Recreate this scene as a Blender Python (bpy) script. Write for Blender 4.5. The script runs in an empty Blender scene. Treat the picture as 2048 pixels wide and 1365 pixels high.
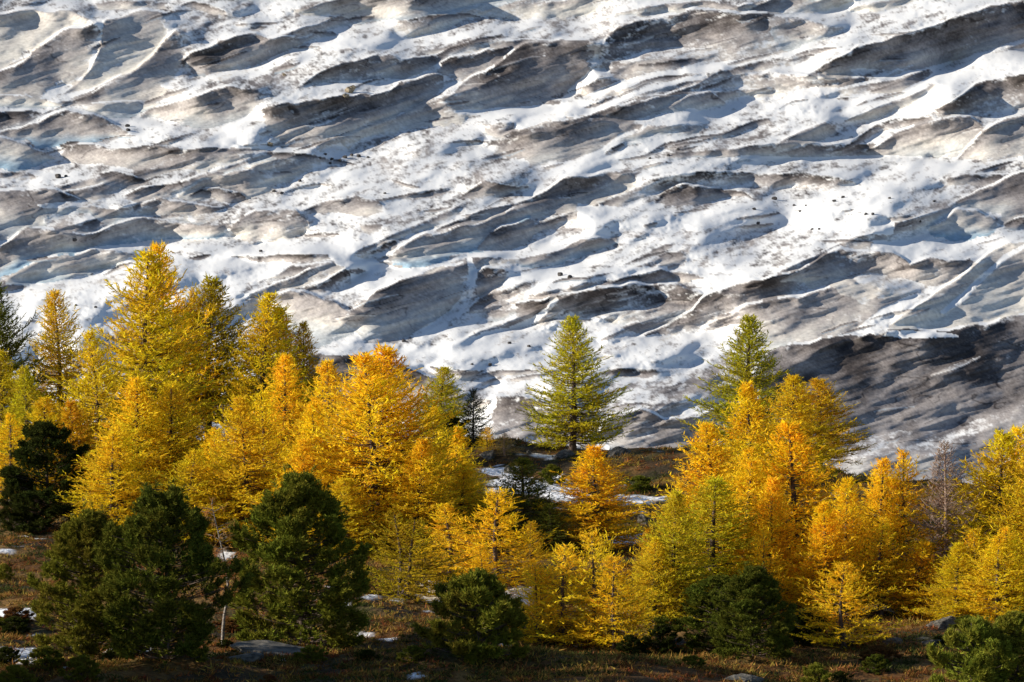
import bpy, math, random
import numpy as np
from mathutils import Vector

# ------------------------------------------------------------------ camera, sky, sun, exposure
scene = bpy.context.scene
COL = scene.collection
CAMZ = 40.0
PITCH = math.radians(6.0)
HFOV = math.radians(14.0)
F = 1024.0 / math.tan(HFOV / 2)          # focal length in photo pixels (2048 wide)
cam = bpy.data.cameras.new('camera')
cam.sensor_fit = 'HORIZONTAL'
cam.angle = HFOV
cam.clip_start = 1.0
cam.clip_end = 6000.0
cam_o = bpy.data.objects.new('camera', cam)
cam_o.location = (0, 0, CAMZ)
cam_o.rotation_euler = (math.pi / 2 - PITCH, 0, 0)
COL.objects.link(cam_o)
scene.camera = cam_o

SUN_EL = math.radians(20.0)
SUN_AZ = math.radians(-95.0)             # measured from +Y (view direction) towards +X
sdir = Vector((math.sin(SUN_AZ) * math.cos(SUN_EL), math.cos(SUN_AZ) * math.cos(SUN_EL), math.sin(SUN_EL)))
world = bpy.data.worlds.new('World')
scene.world = world
world.use_nodes = True
wn = world.node_tree
bg = wn.nodes['Background']
sky = wn.nodes.new('ShaderNodeTexSky')
sky.sky_type = 'NISHITA'
sky.sun_disc = False
sky.sun_elevation = SUN_EL
sky.sun_rotation = SUN_AZ
sky.altitude = 2000
wn.links.new(sky.outputs[0], bg.inputs[0])
bg.inputs[1].default_value = 0.098
sun = bpy.data.lights.new('sun', 'SUN')
sun.energy = 5.0
sun.angle = math.radians(0.5)
sun.color = (1.0, 0.91, 0.76)
sun_o = bpy.data.objects.new('sun', sun)
sun_o.rotation_euler = (-sdir).to_track_quat('-Z', 'Y').to_euler()
sun_o.location = (-200, 200, 200)
COL.objects.link(sun_o)
scene.view_settings.view_transform = 'Standard'
scene.view_settings.look = 'None'
scene.view_settings.gamma = 1.0
scene.view_settings.use_curve_mapping = False
scene.view_settings.exposure = 0.5
try:
    scene.cycles.max_bounces = 6
    scene.cycles.transparent_max_bounces = 4
    scene.cycles.use_denoising = True
except Exception:
    pass

# ------------------------------------------------------------------ helpers
def ray(x, y):
    """photo pixel -> X/Y and Z/Y slopes of the line of sight"""
    a = (np.asarray(x, float) - 1024.0) / F
    b = (682.5 - np.asarray(y, float)) / F
    Yc = math.cos(PITCH) + b * math.sin(PITCH)
    Zc = -math.sin(PITCH) + b * math.cos(PITCH)
    return a / Yc, Zc / Yc

def to_px(X, Y, Z):
    Zr = Z - CAMZ
    d = Y * math.cos(PITCH) - Zr * math.sin(PITCH)
    u = Y * math.sin(PITCH) + Zr * math.cos(PITCH)
    return 1024 + F * X / d, 682.5 - F * u / d

_tabs = {}
def vnoise(u, v, seed=0):
    if seed not in _tabs:
        _tabs[seed] = np.random.RandomState(seed + 11).rand(256, 256)
    t = _tabs[seed]
    u = np.asarray(u, float); v = np.asarray(v, float)
    iu = np.floor(u); iv = np.floor(v)
    fu = u - iu; fv = v - iv
    fu = fu * fu * fu * (fu * (fu * 6 - 15) + 10); fv = fv * fv * fv * (fv * (fv * 6 - 15) + 10)
    iu = iu.astype(int); iv = iv.astype(int)
    a = t[iu & 255, iv & 255]; b = t[(iu + 1) & 255, iv & 255]
    c = t[iu & 255, (iv + 1) & 255]; d = t[(iu + 1) & 255, (iv + 1) & 255]
    return (a * (1 - fu) + b * fu) * (1 - fv) + (c * (1 - fu) + d * fu) * fv

def fbm(u, v, seed=0, octv=4, gain=0.5):
    s = 0.0; a = 1.0; n = 0.0
    for k in range(octv):
        s = s + a * vnoise(u * 2 ** k + 17.3 * k, v * 2 ** k + 5.1 * k, seed + k)
        n += a; a *= gain
    return s / n

def sstep(a, b, x):
    t = np.clip((x - a) / (b - a), 0, 1)
    return t * t * (3 - 2 * t)

def gblur(A, sig, axis):
    r = int(sig * 3) + 1
    k = np.exp(-0.5 * (np.arange(-r, r + 1) / sig) ** 2); k /= k.sum()
    pad = [(0, 0), (0, 0)]; pad[axis] = (r, r)
    P = np.pad(A, pad, mode='edge')
    n = P.shape[axis]
    m = 1 << int(math.ceil(math.log2(n + len(k))))
    ft = np.fft.rfft(P, m, axis=axis)
    kf = np.fft.rfft(k, m)
    ft = ft * (kf[:, None] if axis == 0 else kf[None, :])
    R = np.fft.irfft(ft, m, axis=axis)
    sl = [slice(None), slice(None)]; sl[axis] = slice(2 * r, 2 * r + A.shape[axis])
    return R[tuple(sl)]

def grid_mesh(name, X, Y, Z, cols=None, smooth=True):
    h, w = X.shape
    me = bpy.data.meshes.new(name)
    co = np.stack([X, Y, Z], -1).reshape(-1, 3).astype(np.float32)
    idx = np.arange(h * w).reshape(h, w)
    q = np.stack([idx[:-1, :-1], idx[:-1, 1:], idx[1:, 1:], idx[1:, :-1]], -1).reshape(-1, 4)
    me.vertices.add(len(co)); me.vertices.foreach_set('co', co.ravel())
    me.loops.add(q.size); me.loops.foreach_set('vertex_index', q.ravel().astype(np.int32))
    me.polygons.add(len(q)); me.polygons.foreach_set('loop_start', np.arange(0, q.size, 4, dtype=np.int32))
    if smooth:
        me.polygons.foreach_set('use_smooth', np.ones(len(q), bool))
    me.update(calc_edges=True)
    for nm, arr in (cols or {}).items():
        if arr.ndim == 3:
            at = me.attributes.new(nm, 'FLOAT_COLOR', 'POINT')
            c4 = np.ones((h * w, 4), np.float32); c4[:, :3] = arr.reshape(-1, 3)
            at.data.foreach_set('color', c4.ravel())
        else:
            at = me.attributes.new(nm, 'FLOAT', 'POINT')
            at.data.foreach_set('value', arr.ravel().astype(np.float32))
    return me

def poly_mesh(name, verts, faces, mat, smooth=False):
    me = bpy.data.meshes.new(name)
    me.from_pydata([tuple(v) for v in np.asarray(verts).tolist()], [], faces)
    me.materials.append(mat)
    if smooth:
        me.polygons.foreach_set('use_smooth', np.ones(len(me.polygons), bool))
    me.update()
    return me

def link(name, me, parent=None):
    o = bpy.data.objects.new(name, me)
    COL.objects.link(o)
    if parent is not None:
        o.parent = parent
    return o

def tag(o, label=None, cat=None, group=None, kind=None):
    if label: o['label'] = label
    if cat: o['category'] = cat
    if group: o['group'] = group
    if kind: o['kind'] = kind
    return o

def new_mat(name):
    m = bpy.data.materials.new(name); m.use_nodes = True
    nt = m.node_tree
    return m, nt, nt.nodes['Principled BSDF'], nt.nodes['Material Output']

def N(nt, t, **kw):
    n = nt.nodes.new(t)
    for k, v in kw.items():
        setattr(n, k, v)
    return n

# ------------------------------------------------------------------ materials
def mat_glacier():
    m, nt, b, out = new_mat('glacier_ice_and_snow')
    at = N(nt, 'ShaderNodeAttribute', attribute_name='albedo')
    sn = N(nt, 'ShaderNodeAttribute', attribute_name='snow')
    tc = N(nt, 'ShaderNodeTexCoord')
    n1 = N(nt, 'ShaderNodeTexNoise'); n1.inputs['Scale'].default_value = 1.7; n1.inputs['Detail'].default_value = 6
    nt.links.new(tc.outputs['Object'], n1.inputs['Vector'])
    mr = N(nt, 'ShaderNodeMapRange'); mr.inputs[1].default_value = 0.3; mr.inputs[2].default_value = 0.7
    mr.inputs[3].default_value = 0.8; mr.inputs[4].default_value = 1.15
    nt.links.new(n1.outputs['Fac'], mr.inputs[0])
    mx = N(nt, 'ShaderNodeMix', data_type='FLOAT')
    nt.links.new(sn.outputs['Fac'], mx.inputs[0]); nt.links.new(mr.outputs[0], mx.inputs[2]); mx.inputs[3].default_value = 1.0
    vm = N(nt, 'ShaderNodeVectorMath', operation='SCALE')
    nt.links.new(at.outputs['Color'], vm.inputs[0]); nt.links.new(mx.outputs[0], vm.inputs['Scale'])
    nt.links.new(vm.outputs[0], b.inputs['Base Color'])
    b.inputs['Roughness'].default_value = 0.75
    b.inputs['Specular IOR Level'].default_value = 0.25
    bp = N(nt, 'ShaderNodeBump'); bp.inputs['Strength'].default_value = 0.2; bp.inputs['Distance'].default_value = 0.06
    n2 = N(nt, 'ShaderNodeTexNoise'); n2.inputs['Scale'].default_value = 2.6; n2.inputs['Detail'].default_value = 4
    nt.links.new(tc.outputs['Object'], n2.inputs['Vector'])
    nt.links.new(n2.outputs['Fac'], bp.inputs['Height']); nt.links.new(bp.outputs[0], b.inputs['Normal'])
    return m

def mat_ground():
    m, nt, b, out = new_mat('alpine_heath_ground')
    at = N(nt, 'ShaderNodeAttribute', attribute_name='albedo')
    tc = N(nt, 'ShaderNodeTexCoord')
    n1 = N(nt, 'ShaderNodeTexNoise'); n1.inputs['Scale'].default_value = 4.5; n1.inputs['Detail'].default_value = 7
    nt.links.new(tc.outputs['Object'], n1.inputs['Vector'])
    mr = N(nt, 'ShaderNodeMapRange'); mr.inputs[1].default_value = 0.3; mr.inputs[2].default_value = 0.7
    mr.inputs[3].default_value = 0.55; mr.inputs[4].default_value = 1.4
    nt.links.new(n1.outputs['Fac'], mr.inputs[0])
    vm = N(nt, 'ShaderNodeVectorMath', operation='SCALE')
    nt.links.new(at.outputs['Color'], vm.inputs[0]); nt.links.new(mr.outputs[0], vm.inputs['Scale'])
    nt.links.new(vm.outputs[0], b.inputs['Base Color'])
    b.inputs['Roughness'].default_value = 0.95
    b.inputs['Specular IOR Level'].default_value = 0.1
    bp = N(nt, 'ShaderNodeBump'); bp.inputs['Strength'].default_value = 0.8; bp.inputs['Distance'].default_value = 0.15
    nt.links.new(n1.outputs['Fac'], bp.inputs['Height']); nt.links.new(bp.outputs[0], b.inputs['Normal'])
    return m

def mat_leaf(name, trans=0.45, var=0.35, hue=0.02, patch=0.02):
    m, nt, b, out = new_mat(name)
    nt.nodes.remove(b)
    oi = N(nt, 'ShaderNodeObjectInfo')
    ge = N(nt, 'ShaderNodeNewGeometry')
    hs = N(nt, 'ShaderNodeHueSaturation')
    mv = N(nt, 'ShaderNodeMapRange'); mv.inputs[3].default_value = 1 - var; mv.inputs[4].default_value = 1 + var
    nt.links.new(ge.outputs['Random Per Island'], mv.inputs[0])
    wn_ = N(nt, 'ShaderNodeTexWhiteNoise', noise_dimensions='1D')
    nt.links.new(ge.outputs['Random Per Island'], wn_.inputs['W'])
    mh = N(nt, 'ShaderNodeMapRange'); mh.inputs[3].default_value = 0.5 - hue; mh.inputs[4].default_value = 0.5 + hue
    nt.links.new(wn_.outputs['Value'], mh.inputs[0])
    tc = N(nt, 'ShaderNodeTexCoord')
    nz = N(nt, 'ShaderNodeTexNoise'); nz.inputs['Scale'].default_value = 0.55; nz.inputs['Detail'].default_value = 3
    va = N(nt, 'ShaderNodeVectorMath', operation='ADD')
    nt.links.new(tc.outputs['Object'], va.inputs[0]); nt.links.new(oi.outputs['Location'], va.inputs[1]); nt.links.new(va.outputs[0], nz.inputs['Vector'])
    mh2 = N(nt, 'ShaderNodeMapRange'); mh2.inputs[1].default_value = 0.35; mh2.inputs[2].default_value = 0.65; mh2.inputs[3].default_value = 0.5 - patch; mh2.inputs[4].default_value = 0.5 + patch
    nt.links.new(nz.outputs['Fac'], mh2.inputs[0])
    hs0 = N(nt, 'ShaderNodeHueSaturation'); nt.links.new(mh2.outputs[0], hs0.inputs['Hue']); nt.links.new(oi.outputs['Color'], hs0.inputs['Color'])
    nt.links.new(hs0.outputs[0], hs.inputs['Color'])
    nt.links.new(mv.outputs[0], hs.inputs['Value']); nt.links.new(mh.outputs[0], hs.inputs['Hue'])
    d = N(nt, 'ShaderNodeBsdfDiffuse'); t = N(nt, 'ShaderNodeBsdfTranslucent')
    nt.links.new(hs.outputs[0], d.inputs[0]); nt.links.new(hs.outputs[0], t.inputs[0])
    mx = N(nt, 'ShaderNodeMixShader'); mx.inputs[0].default_value = trans
    nt.links.new(d.outputs[0], mx.inputs[1]); nt.links.new(t.outputs[0], mx.inputs[2])
    nt.links.new(mx.outputs[0], out.inputs['Surface'])
    return m

def mat_plain(name, c1, c2, scale=3.0, rough=0.9, bump=0.5, dist=0.05, stretch=(1, 1, 1)):
    m, nt, b, out = new_mat(name)
    tc = N(nt, 'ShaderNodeTexCoord')
    mp = N(nt, 'ShaderNodeMapping'); mp.inputs['Scale'].default_value = stretch
    n1 = N(nt, 'ShaderNodeTexNoise'); n1.inputs['Scale'].default_value = scale; n1.inputs['Detail'].default_value = 6
    cr = N(nt, 'ShaderNodeValToRGB')
    cr.color_ramp.elements[0].position = 0.35; cr.color_ramp.elements[1].position = 0.65
    cr.color_ramp.elements[0].color = (*c1, 1); cr.color_ramp.elements[1].color = (*c2, 1)
    nt.links.new(tc.outputs['Object'], mp.inputs['Vector']); nt.links.new(mp.outputs[0], n1.inputs['Vector'])
    nt.links.new(n1.outputs['Fac'], cr.inputs[0]); nt.links.new(cr.outputs[0], b.inputs['Base Color'])
    b.inputs['Roughness'].default_value = rough
    b.inputs['Specular IOR Level'].default_value = 0.2
    bp = N(nt, 'ShaderNodeBump'); bp.inputs['Strength'].default_value = bump; bp.inputs['Distance'].default_value = dist
    nt.links.new(n1.outputs['Fac'], bp.inputs['Height']); nt.links.new(bp.outputs[0], b.inputs['Normal'])
    return m

M_GLAC = mat_glacier()
M_GROUND = mat_ground()
M_LARCH = mat_leaf('larch_needles', 0.5, 0.36, 0.014, 0.014)
M_PINE = mat_leaf('pine_needles', 0.25, 0.4, 0.02)
M_HEATH = mat_leaf('heath_leaves', 0.3, 0.5, 0.035)
M_BARK = mat_plain('larch_bark', (0.045, 0.03, 0.024), (0.13, 0.095, 0.075), 6, stretch=(1, 1, 0.3))
M_TWIG = mat_plain('bare_twig_bark', (0.22, 0.15, 0.12), (0.36, 0.26, 0.21), 6)
M_BIRCH = mat_plain('birch_bark', (0.08, 0.065, 0.055), (0.38, 0.34, 0.30), 5, stretch=(1, 1, 3.5))
M_ROCK = mat_plain('lichen_rock', (0.045, 0.044, 0.04), (0.17, 0.155, 0.13), 3.2, bump=1.0, dist=0.2)
M_STONE = mat_plain('dark_stone', (0.03, 0.03, 0.033), (0.10, 0.09, 0.085), 4)
M_TAN = mat_plain('tan_boulder', (0.16, 0.13, 0.09), (0.34, 0.28, 0.2), 2)

# ------------------------------------------------------------------ glacier
STEP = 2.0
LAM, RELIEF = 0.8, 1.2
GX = np.arange(-240, 2290, STEP); GY = np.arange(-160, 1010, STEP)
gx, gy = np.meshgrid(GX, GY)
# bands drawn top to bottom.  i = dirty ice face (one is snow in painted shade), s = snow, r = snow ribbon
# ice: tone (0 grit .. 1 clean, sunlit or shaded look of some faces painted in), blue foot, snow speckle ; points are x,y,thickness
BANDS = """
i .5 0 .3|185,8,22 230,3,18 300,2,18 350,10,14
i .25 0 .1|355,12,2 385,3,14 420,10,18 460,25,6
i .5 0 .1|575,22,2 620,15,20 660,2,28 700,-8,45 760,-8,40 820,-5,30 850,8,18 862,15,4
i .18 0 .3|805,44,4 850,32,14 900,27,13 940,27,8 975,38,1
i .22 0 .4|655,42,2 700,36,8 755,31,6
i .22 0 .3|605,64,2 640,60,16 665,64,10 680,72,2
i .6 0 .1|1070,10,25 1120,0,34 1180,-8,38 1225,-8,3
i .5 .2 .2|1220,30,2 1290,15,18 1350,5,22 1420,2,24 1480,15,16 1540,0,2
i .6 0 .1|1570,18,14 1620,5,20 1660,-5,26 1720,-5,3
i .6 0 .2|1690,20,4 1750,5,18 1820,-5,15 1840,-5,2
i .62 0 0|-30,30,125 0,27,125 25,23,110 90,22,85 150,27,45 190,42,8
i .36 0 .05|-30,160,40 0,148,50 30,135,60 60,110,80 72,96,95 90,85,110 125,65,125 175,50,120 195,48,80 202,70,60
i .62 0 0|110,200,5 150,170,25 180,140,40 200,100,85 208,45,140 250,30,140 300,24,130 340,24,80 348,40,20
s 1 0 0|92,202,5 130,190,8 180,178,10 222,163,2
i .42 0 .05|125,202,5 170,187,20 222,165,42 260,145,62 300,114,92 330,80,125 352,64,120 375,72,105
s .9 0 0|318,172,3 340,162,16 362,152,22 368,150,3
i .28 0 .3|362,125,45 380,110,55 410,97,55 440,80,62 470,72,60 512,70,55 540,75,42 600,76,26 618,80,10
s 1 0 0|370,172,10 400,157,14 430,147,16 470,142,18 512,130,22 545,114,22 580,102,20 640,90,20 680,80,20 740,78,20 800,80,18 900,62,25 1024,45,25
i .75 .5 0|-30,190,25 0,190,25 50,190,26 92,200,15 140,215,3
i .28 0 0|110,204,8 150,200,11 185,187,22 220,166,42 223,166,40
i .75 .5 0|150,212,10 190,205,27 250,202,32 310,206,17 320,206,10
i .36 .25 .1|270,235,5 310,214,25 350,207,42 380,197,57 420,182,72 455,174,76 480,180,65 512,182,55 530,190,30
s 1 0 0|-30,217,6 0,217,6 60,218,6 100,220,8 140,216,10 180,225,10 220,237,8 260,236,12 300,240,20 350,252,20 420,258,14 470,242,24 512,222,14 560,190,30 600,175,30
i .18 .3 0|-30,221,35 0,221,36 60,222,27 85,226,12
i .42 1 .1|-30,266,25 0,264,25 40,256,26 70,246,40 100,229,60 120,223,68 150,225,66 180,231,60 220,246,45 250,261,30 265,271,18
s 1 0 0|265,270,18 300,262,28 350,262,28 420,265,25 512,270,20 560,275,12
i .6 1 .2|-30,272,60 0,275,60 40,285,50 80,300,30 112,315,12
s 1 0 0|210,290,4 260,291,4 290,287,5 340,287,6 400,290,5 512,292,6 560,294,12 620,296,16 680,285,32 700,300,26
i .26 0 .12|110,292,40 150,289,40 185,288,40 215,294,36 260,295,36 280,291,42 320,293,44 360,297,34 420,295,24 460,298,20 512,301,10
i .16 0 .2|512,301,9 550,307,12 600,307,14 640,313,12 690,323,8 720,331,2
i .26 .4 .3|590,178,6 630,152,22 680,130,32 730,116,46 780,110,52 820,118,48 870,110,28 900,95,16 960,75,17 1000,70,17 1024,66,10
s 1 0 0|512,216,5 560,200,6 620,178,7 660,168,9 720,163,9 770,157,9 810,159,7 840,149,8 875,126,14 900,114,8 960,103,8 1024,93,8
i .22 0 .35|870,130,28 900,118,42 960,104,48 1024,92,40
i .32 0 .22|512,222,58 560,207,80 640,196,95 700,191,88 780,181,62 800,167,62 850,156,62 880,151,42 905,166,8
i .27 0 .12|905,187,20 925,168,45 945,157,60 985,140,74 1024,102,108 1060,87,122 1110,81,124 1160,79,122 1188,77,100 1195,100,20
i .23 0 .45|1196,112,75 1215,70,120 1240,50,132 1290,36,130 1340,29,118 1390,19,112 1450,23,100 1480,29,88 1540,30,82 1580,32,74 1600,38,50 1650,50,8
s .7 0 0|1240,122,8 1300,97,20 1360,93,22 1410,96,14 1440,101,5
i .18 0 .2|1270,132,9 1320,124,16 1380,117,15 1415,117,6
i .45 .3 .3|1536,32,72 1580,32,68 1640,47,42 1690,56,8
r|1192,112,4 1193,132,7 1182,155,11 1160,170,11 1145,187,12 1130,210,13
s 1 0 0|905,222,6 960,218,12 1024,216,26 1080,210,30 1130,205,24 1170,192,20 1230,165,22 1290,147,16 1380,137,10 1450,122,14 1500,119,10 1536,112,8 1580,103,14 1640,82,16 1700,62,12 1760,37,12 1830,17,14 1860,0,15
i .2 0 .5|1180,205,11 1240,189,19 1300,171,18 1380,153,20 1450,140,18 1536,118,20 1590,113,18 1640,106,10
i .26 0 .2|1590,166,4 1640,136,22 1680,112,42 1720,92,57 1760,82,66 1800,67,80 1860,52,88 1920,32,90 1980,12,98 2048,5,92 2120,-10,90
s .8 0 0|1700,140,6 1730,138,18 1770,140,10 1790,145,3
s .8 0 0|1600,90,10 1660,79,10 1740,69,8 1800,47,7 1870,27,6 1920,9,6
s 1 0 0|1024,248,16 1080,231,15 1130,221,15 1190,214,14 1240,194,12 1290,174,10 1350,160,10 1420,146,10
i .27 .1 .12|1000,275,60 1024,265,72 1060,256,78 1120,244,82 1180,233,77 1220,216,62 1270,201,42 1300,206,25 1312,216,4
i .45 .3 .1|1300,226,6 1330,216,12 1380,191,30 1420,183,40 1450,205,18 1456,210,4
s 1 0 0|1085,336,4 1150,319,6 1200,299,8 1240,269,9 1280,257,8 1310,230,8 1330,228,12 1400,222,25 1450,215,20 1500,240,18 1536,210,28 1600,180,20 1680,165,20
i .2 0 .1|1205,312,2 1225,295,14 1255,283,6
i .24 0 .25|1230,322,4 1290,311,7 1330,286,9 1380,276,5 1450,266,9 1510,241,14 1540,236,10 1580,216,3
s 1 0 0|1640,187,4 1720,165,6 1800,149,7 1870,131,7 1960,107,7 2048,77,7 2120,55,7
i .33 0 .05|1730,187,2 1790,166,20 1830,147,40 1860,136,46 1872,133,6
s 1 0 0|1536,215,45 1600,200,50 1700,195,50 1800,185,50 1880,140,70 1960,115,60 2048,95,60 2120,80,60
i .5 0 .3|1680,247,4 1750,217,18 1820,192,18 1880,162,10
i .2 0 .5|1850,230,14 1900,205,35 1950,168,58 2000,156,70 2048,150,76 2120,140,80
i .42 .2 .3|1536,304,10 1560,285,22 1600,266,28 1650,246,34 1680,256,18
s 1 0 0|1680,285,12 1720,270,14 1780,236,18 1840,226,12
i .2 0 .35|1640,314,4 1700,287,12 1750,252,18 1790,239,20 1850,236,14 1890,226,12
i .42 .3 .1|1690,314,4 1750,292,22 1800,266,52 1850,251,68 1900,236,84 1940,236,86 1965,251,62 1970,271,36
i .4 .1 .15|1910,327,2 1940,291,36 1970,261,64 2010,241,80 2048,231,88 2120,220,90
s 1 0 0|1420,318,6 1500,311,8 1560,314,10 1640,317,14 1720,311,16 1800,311,20 1860,314,20 1910,328,16 1980,325,14 2048,312,14 2120,300,14
i .3 0 .4|-30,345,12 0,345,12 60,345,14 80,358,4
i .26 .3 .2|190,350,18 230,342,30 260,350,28 290,358,14 310,355,3
i .45 .4 .05|-30,388,95 0,385,95 40,380,92 80,376,88 120,382,55 150,395,28 180,410,15 200,415,28 220,418,38 260,415,28 270,412,20
s .85 0 0|75,410,8 130,403,12 180,400,12 230,403,14 265,412,5
s .85 0 0|85,440,12 110,428,22 140,435,15 160,440,6
i .28 0 .1|240,398,5 280,374,32 330,370,22 380,362,8
i .38 .2 .2|265,428,18 290,407,35 320,398,42 360,401,42 400,411,38 440,416,32 465,406,15
s .9 0 0|295,438,10 340,436,10
s .85 0 0|370,432,10 420,427,18 460,416,24 475,411,8
i .26 0 .3|370,395,5 400,379,20 440,379,25 480,386,25 500,401,13
i .45 1 .06|-30,500,60 0,490,62 30,475,66 55,456,76 90,456,68 140,466,44 170,469,36 200,463,36 240,449,42 270,441,46 300,438,46 350,446,38 400,451,34 440,451,32 460,441,40 466,470,10
s .9 0 0|165,506,6 200,493,12 300,483,24 400,479,30 440,479,28 480,470,25
i .58 .6 .1|8,562,22 40,541,38 80,526,48 130,513,54 180,501,54 230,499,42 270,509,18 290,511,6
i .4 0 .35|455,462,30 480,441,48 512,426,62 560,419,72 590,421,70 615,439,50 621,452,10
s 1 0 0|-30,592,200 0,585,200 60,572,200 120,562,200 180,552,200 240,535,200 258,520,200 300,512,200 400,508,160 470,492,120 512,489,90 600,489,30 660,490,30 720,482,25
i .2 0 .1|205,552,3 240,530,8 262,525,10 270,528,2
i .2 0 .3|375,518,4 400,512,10 425,510,4
i .2 0 .35|460,515,3 512,512,12 560,510,14 620,508,16 670,510,10 682,522,2
i .25 0 0|80,600,3 105,595,5 112,594,2
i .25 0 0|55,642,2 65,640,5 78,640,2
i .22 0 .4|512,345,10 570,343,8 590,345,2
i .22 0 .1|780,360,3 820,368,6 845,375,3
i .3 0 .25|600,422,20 640,406,22 690,398,32 712,393,40 760,405,30 775,420,8
i .22 0 .2|740,402,5 800,392,7 850,382,14 890,378,18 905,380,3
i .3 0 .25|915,400,3 940,381,20 970,364,32 1000,371,28 1024,373,12 1060,373,8
i .34 0 .4|715,450,8 740,448,20 770,452,10
i .38 0 .1|860,466,5 900,446,18 940,431,22 980,416,27 1024,410,30 1040,408,10
i .48 1 .05|765,528,8 800,492,46 850,471,62 900,461,60 950,451,54 990,431,50 1024,421,38 1100,396,18
i .18 0 .3|735,507,3 770,487,20 790,482,22 800,492,5
i .38 0 .25|945,506,3 980,467,36 1024,447,52 1060,441,48 1085,456,20
s 1 0 0|660,505,20 700,512,25 740,520,22 800,538,10 850,534,8 900,520,6 945,507,8 1000,503,14 1024,499,18 1080,494,22 1120,484,22 1200,455,20
i .35 0 .25|1024,412,26 1060,397,38 1090,380,52 1130,357,72 1180,351,62 1230,346,45 1300,343,20
i .24 0 .6|1240,392,14 1300,362,28 1340,347,38 1420,343,34 1500,346,26 1560,351,30 1620,346,34 1680,356,26 1715,365,6
i .15 0 .15|1310,402,18 1330,380,42 1370,373,48 1410,373,34 1450,379,18 1490,386,10 1510,400,4
s 1 0 0|1150,405,40 1250,420,40 1350,425,40 1450,410,40 1550,395,60 1620,400,60 1720,370,90 1800,360,90
i .45 .8 .15|1024,522,22 1080,511,28 1130,496,26 1160,481,32 1200,476,28 1240,476,12 1252,472,3
i .38 .1 .2|1250,531,3 1290,506,16 1330,489,14 1360,485,6
i .32 0 .2|1300,522,6 1330,506,25 1365,503,28 1378,516,13
i .3 0 .3|1285,452,6 1310,445,9 1318,445,3
s 1 0 0|1000,556,16 1024,553,18 1100,544,18 1160,536,24 1250,534,24 1320,534,12 1400,533,12 1500,535,12
i .2 0 .6|512,590,8 590,578,14 650,560,28 690,536,44 710,546,32 716,560,14
s 1 0 0|700,545,45 740,541,55 800,541,36 830,545,20 850,545,8
i .42 .4 .12|540,592,90 580,582,95 620,587,95 660,602,88 690,622,70 725,628,60
i .33 .2 .04|680,640,50 700,622,60 730,604,78 760,582,104 800,561,126 850,546,118 900,531,110 935,526,100 945,531,44
i .25 0 .25|948,546,62 970,533,62 1000,536,34 1024,546,10
i .3 0 .55|925,628,20 960,596,36 1000,577,44 1050,562,40 1080,558,10
i .15 0 .05|1024,608,30 1060,602,40 1090,597,42 1108,592,22
r|939,520,6 946,542,8 941,575,8 928,605,10 905,630,13 870,658,13 835,676,11
i .23 0 .25|1180,566,9 1240,556,14 1290,546,26 1320,541,32 1380,546,20 1420,556,7
s .95 0 0|1380,562,14 1430,559,16 1480,546,18 1536,530,20
i .22 .2 .6|1100,592,40 1150,586,50 1200,577,70 1250,570,80 1300,572,80 1350,567,80 1400,582,56 1420,602,30
r|1024,658,6 1070,640,7 1098,618,5 1110,603,4
i .18 .1 .25|1320,662,8 1350,642,25 1380,622,45 1400,602,58 1440,582,62 1480,567,62 1536,553,66 1600,541,76
i .38 .1 .2|1400,662,30 1440,636,62 1490,616,82 1536,601,95 1600,591,100 1700,562,125 1760,562,110 1800,572,85 1850,592,52
i .22 0 .5|1860,366,14 1920,351,20 1980,351,22 2048,346,25 2120,340,25
i .34 .2 .12|1900,407,15 1950,386,36 2000,366,78 2048,346,118 2120,330,120
i .55 1 .05|1850,457,24 1890,441,32 1910,421,58 1940,419,60 1980,431,44 2003,446,20
i .25 .5 .05|2000,451,14 2048,431,30 2120,420,30
s 1 0 0|1740,480,38 1850,485,38 1920,485,34 2000,466,38 2048,459,38 2120,440,40
i .15 0 .1|1640,482,4 1690,480,6 1740,483,4 1755,486,1
i .34 0 .3|1560,562,10 1600,541,32 1640,516,62 1680,499,85 1720,504,92 1780,506,90 1810,516,74 1820,526,64 1860,516,62 1900,521,52 1930,521,40 1960,511,22 1970,506,4
s .8 0 0|1700,545,15 1750,548,25 1800,556,32 1850,570,14
s .95 0 0|1700,668,4 1770,612,48 1820,594,46 1880,572,30 1900,565,12
i .68 0 .05|1768,662,3 1800,636,30 1850,601,62 1900,571,90 1950,531,130 1990,501,155 2020,486,165 2048,481,165 2120,470,170
r|2060,486,4 2010,515,5 1960,560,6 1920,600,7 1885,625,4
s 1 0 0|560,712,10 620,698,30 700,692,50 800,686,60 900,680,70 1000,662,80 1100,642,90 1200,642,80 1300,672,60 1400,667,70 1470,652,50 1500,650,10
r|1358,718,5 1380,700,9 1410,682,10 1445,668,9 1478,657,4
i .2 .3 .1|600,712,70 640,706,110 700,709,120 760,716,120 800,729,110 840,746,100 870,761,90 900,776,70 925,790,40
i .26 .2 .1|850,731,2 880,736,14 930,741,22 960,743,20 975,739,8
s .85 0 0|925,772,30 955,756,40 1000,748,60 1060,745,70 1130,745,80 1200,745,80
i .22 0 .05|930,770,2 955,750,9 1000,740,10 1060,740,8 1085,742,2
i .28 .1 .5|962,806,110 975,796,115 990,791,120 1030,791,120 1080,801,115 1150,821,110 1200,831,100
r|980,790,4 988,800,5 986,812,6 972,822,7 962,840,5
i .15 0 .1|1195,747,8 1240,736,18 1290,739,20 1320,741,12 1328,751,3
s .72 0 0|1195,765,70 1240,756,75 1300,756,70 1350,751,60 1400,741,60 1440,735,40
i .4 .7 .1|1195,842,110 1240,826,120 1280,816,130 1310,826,120 1330,841,110 1400,832,110 1460,802,100
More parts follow.
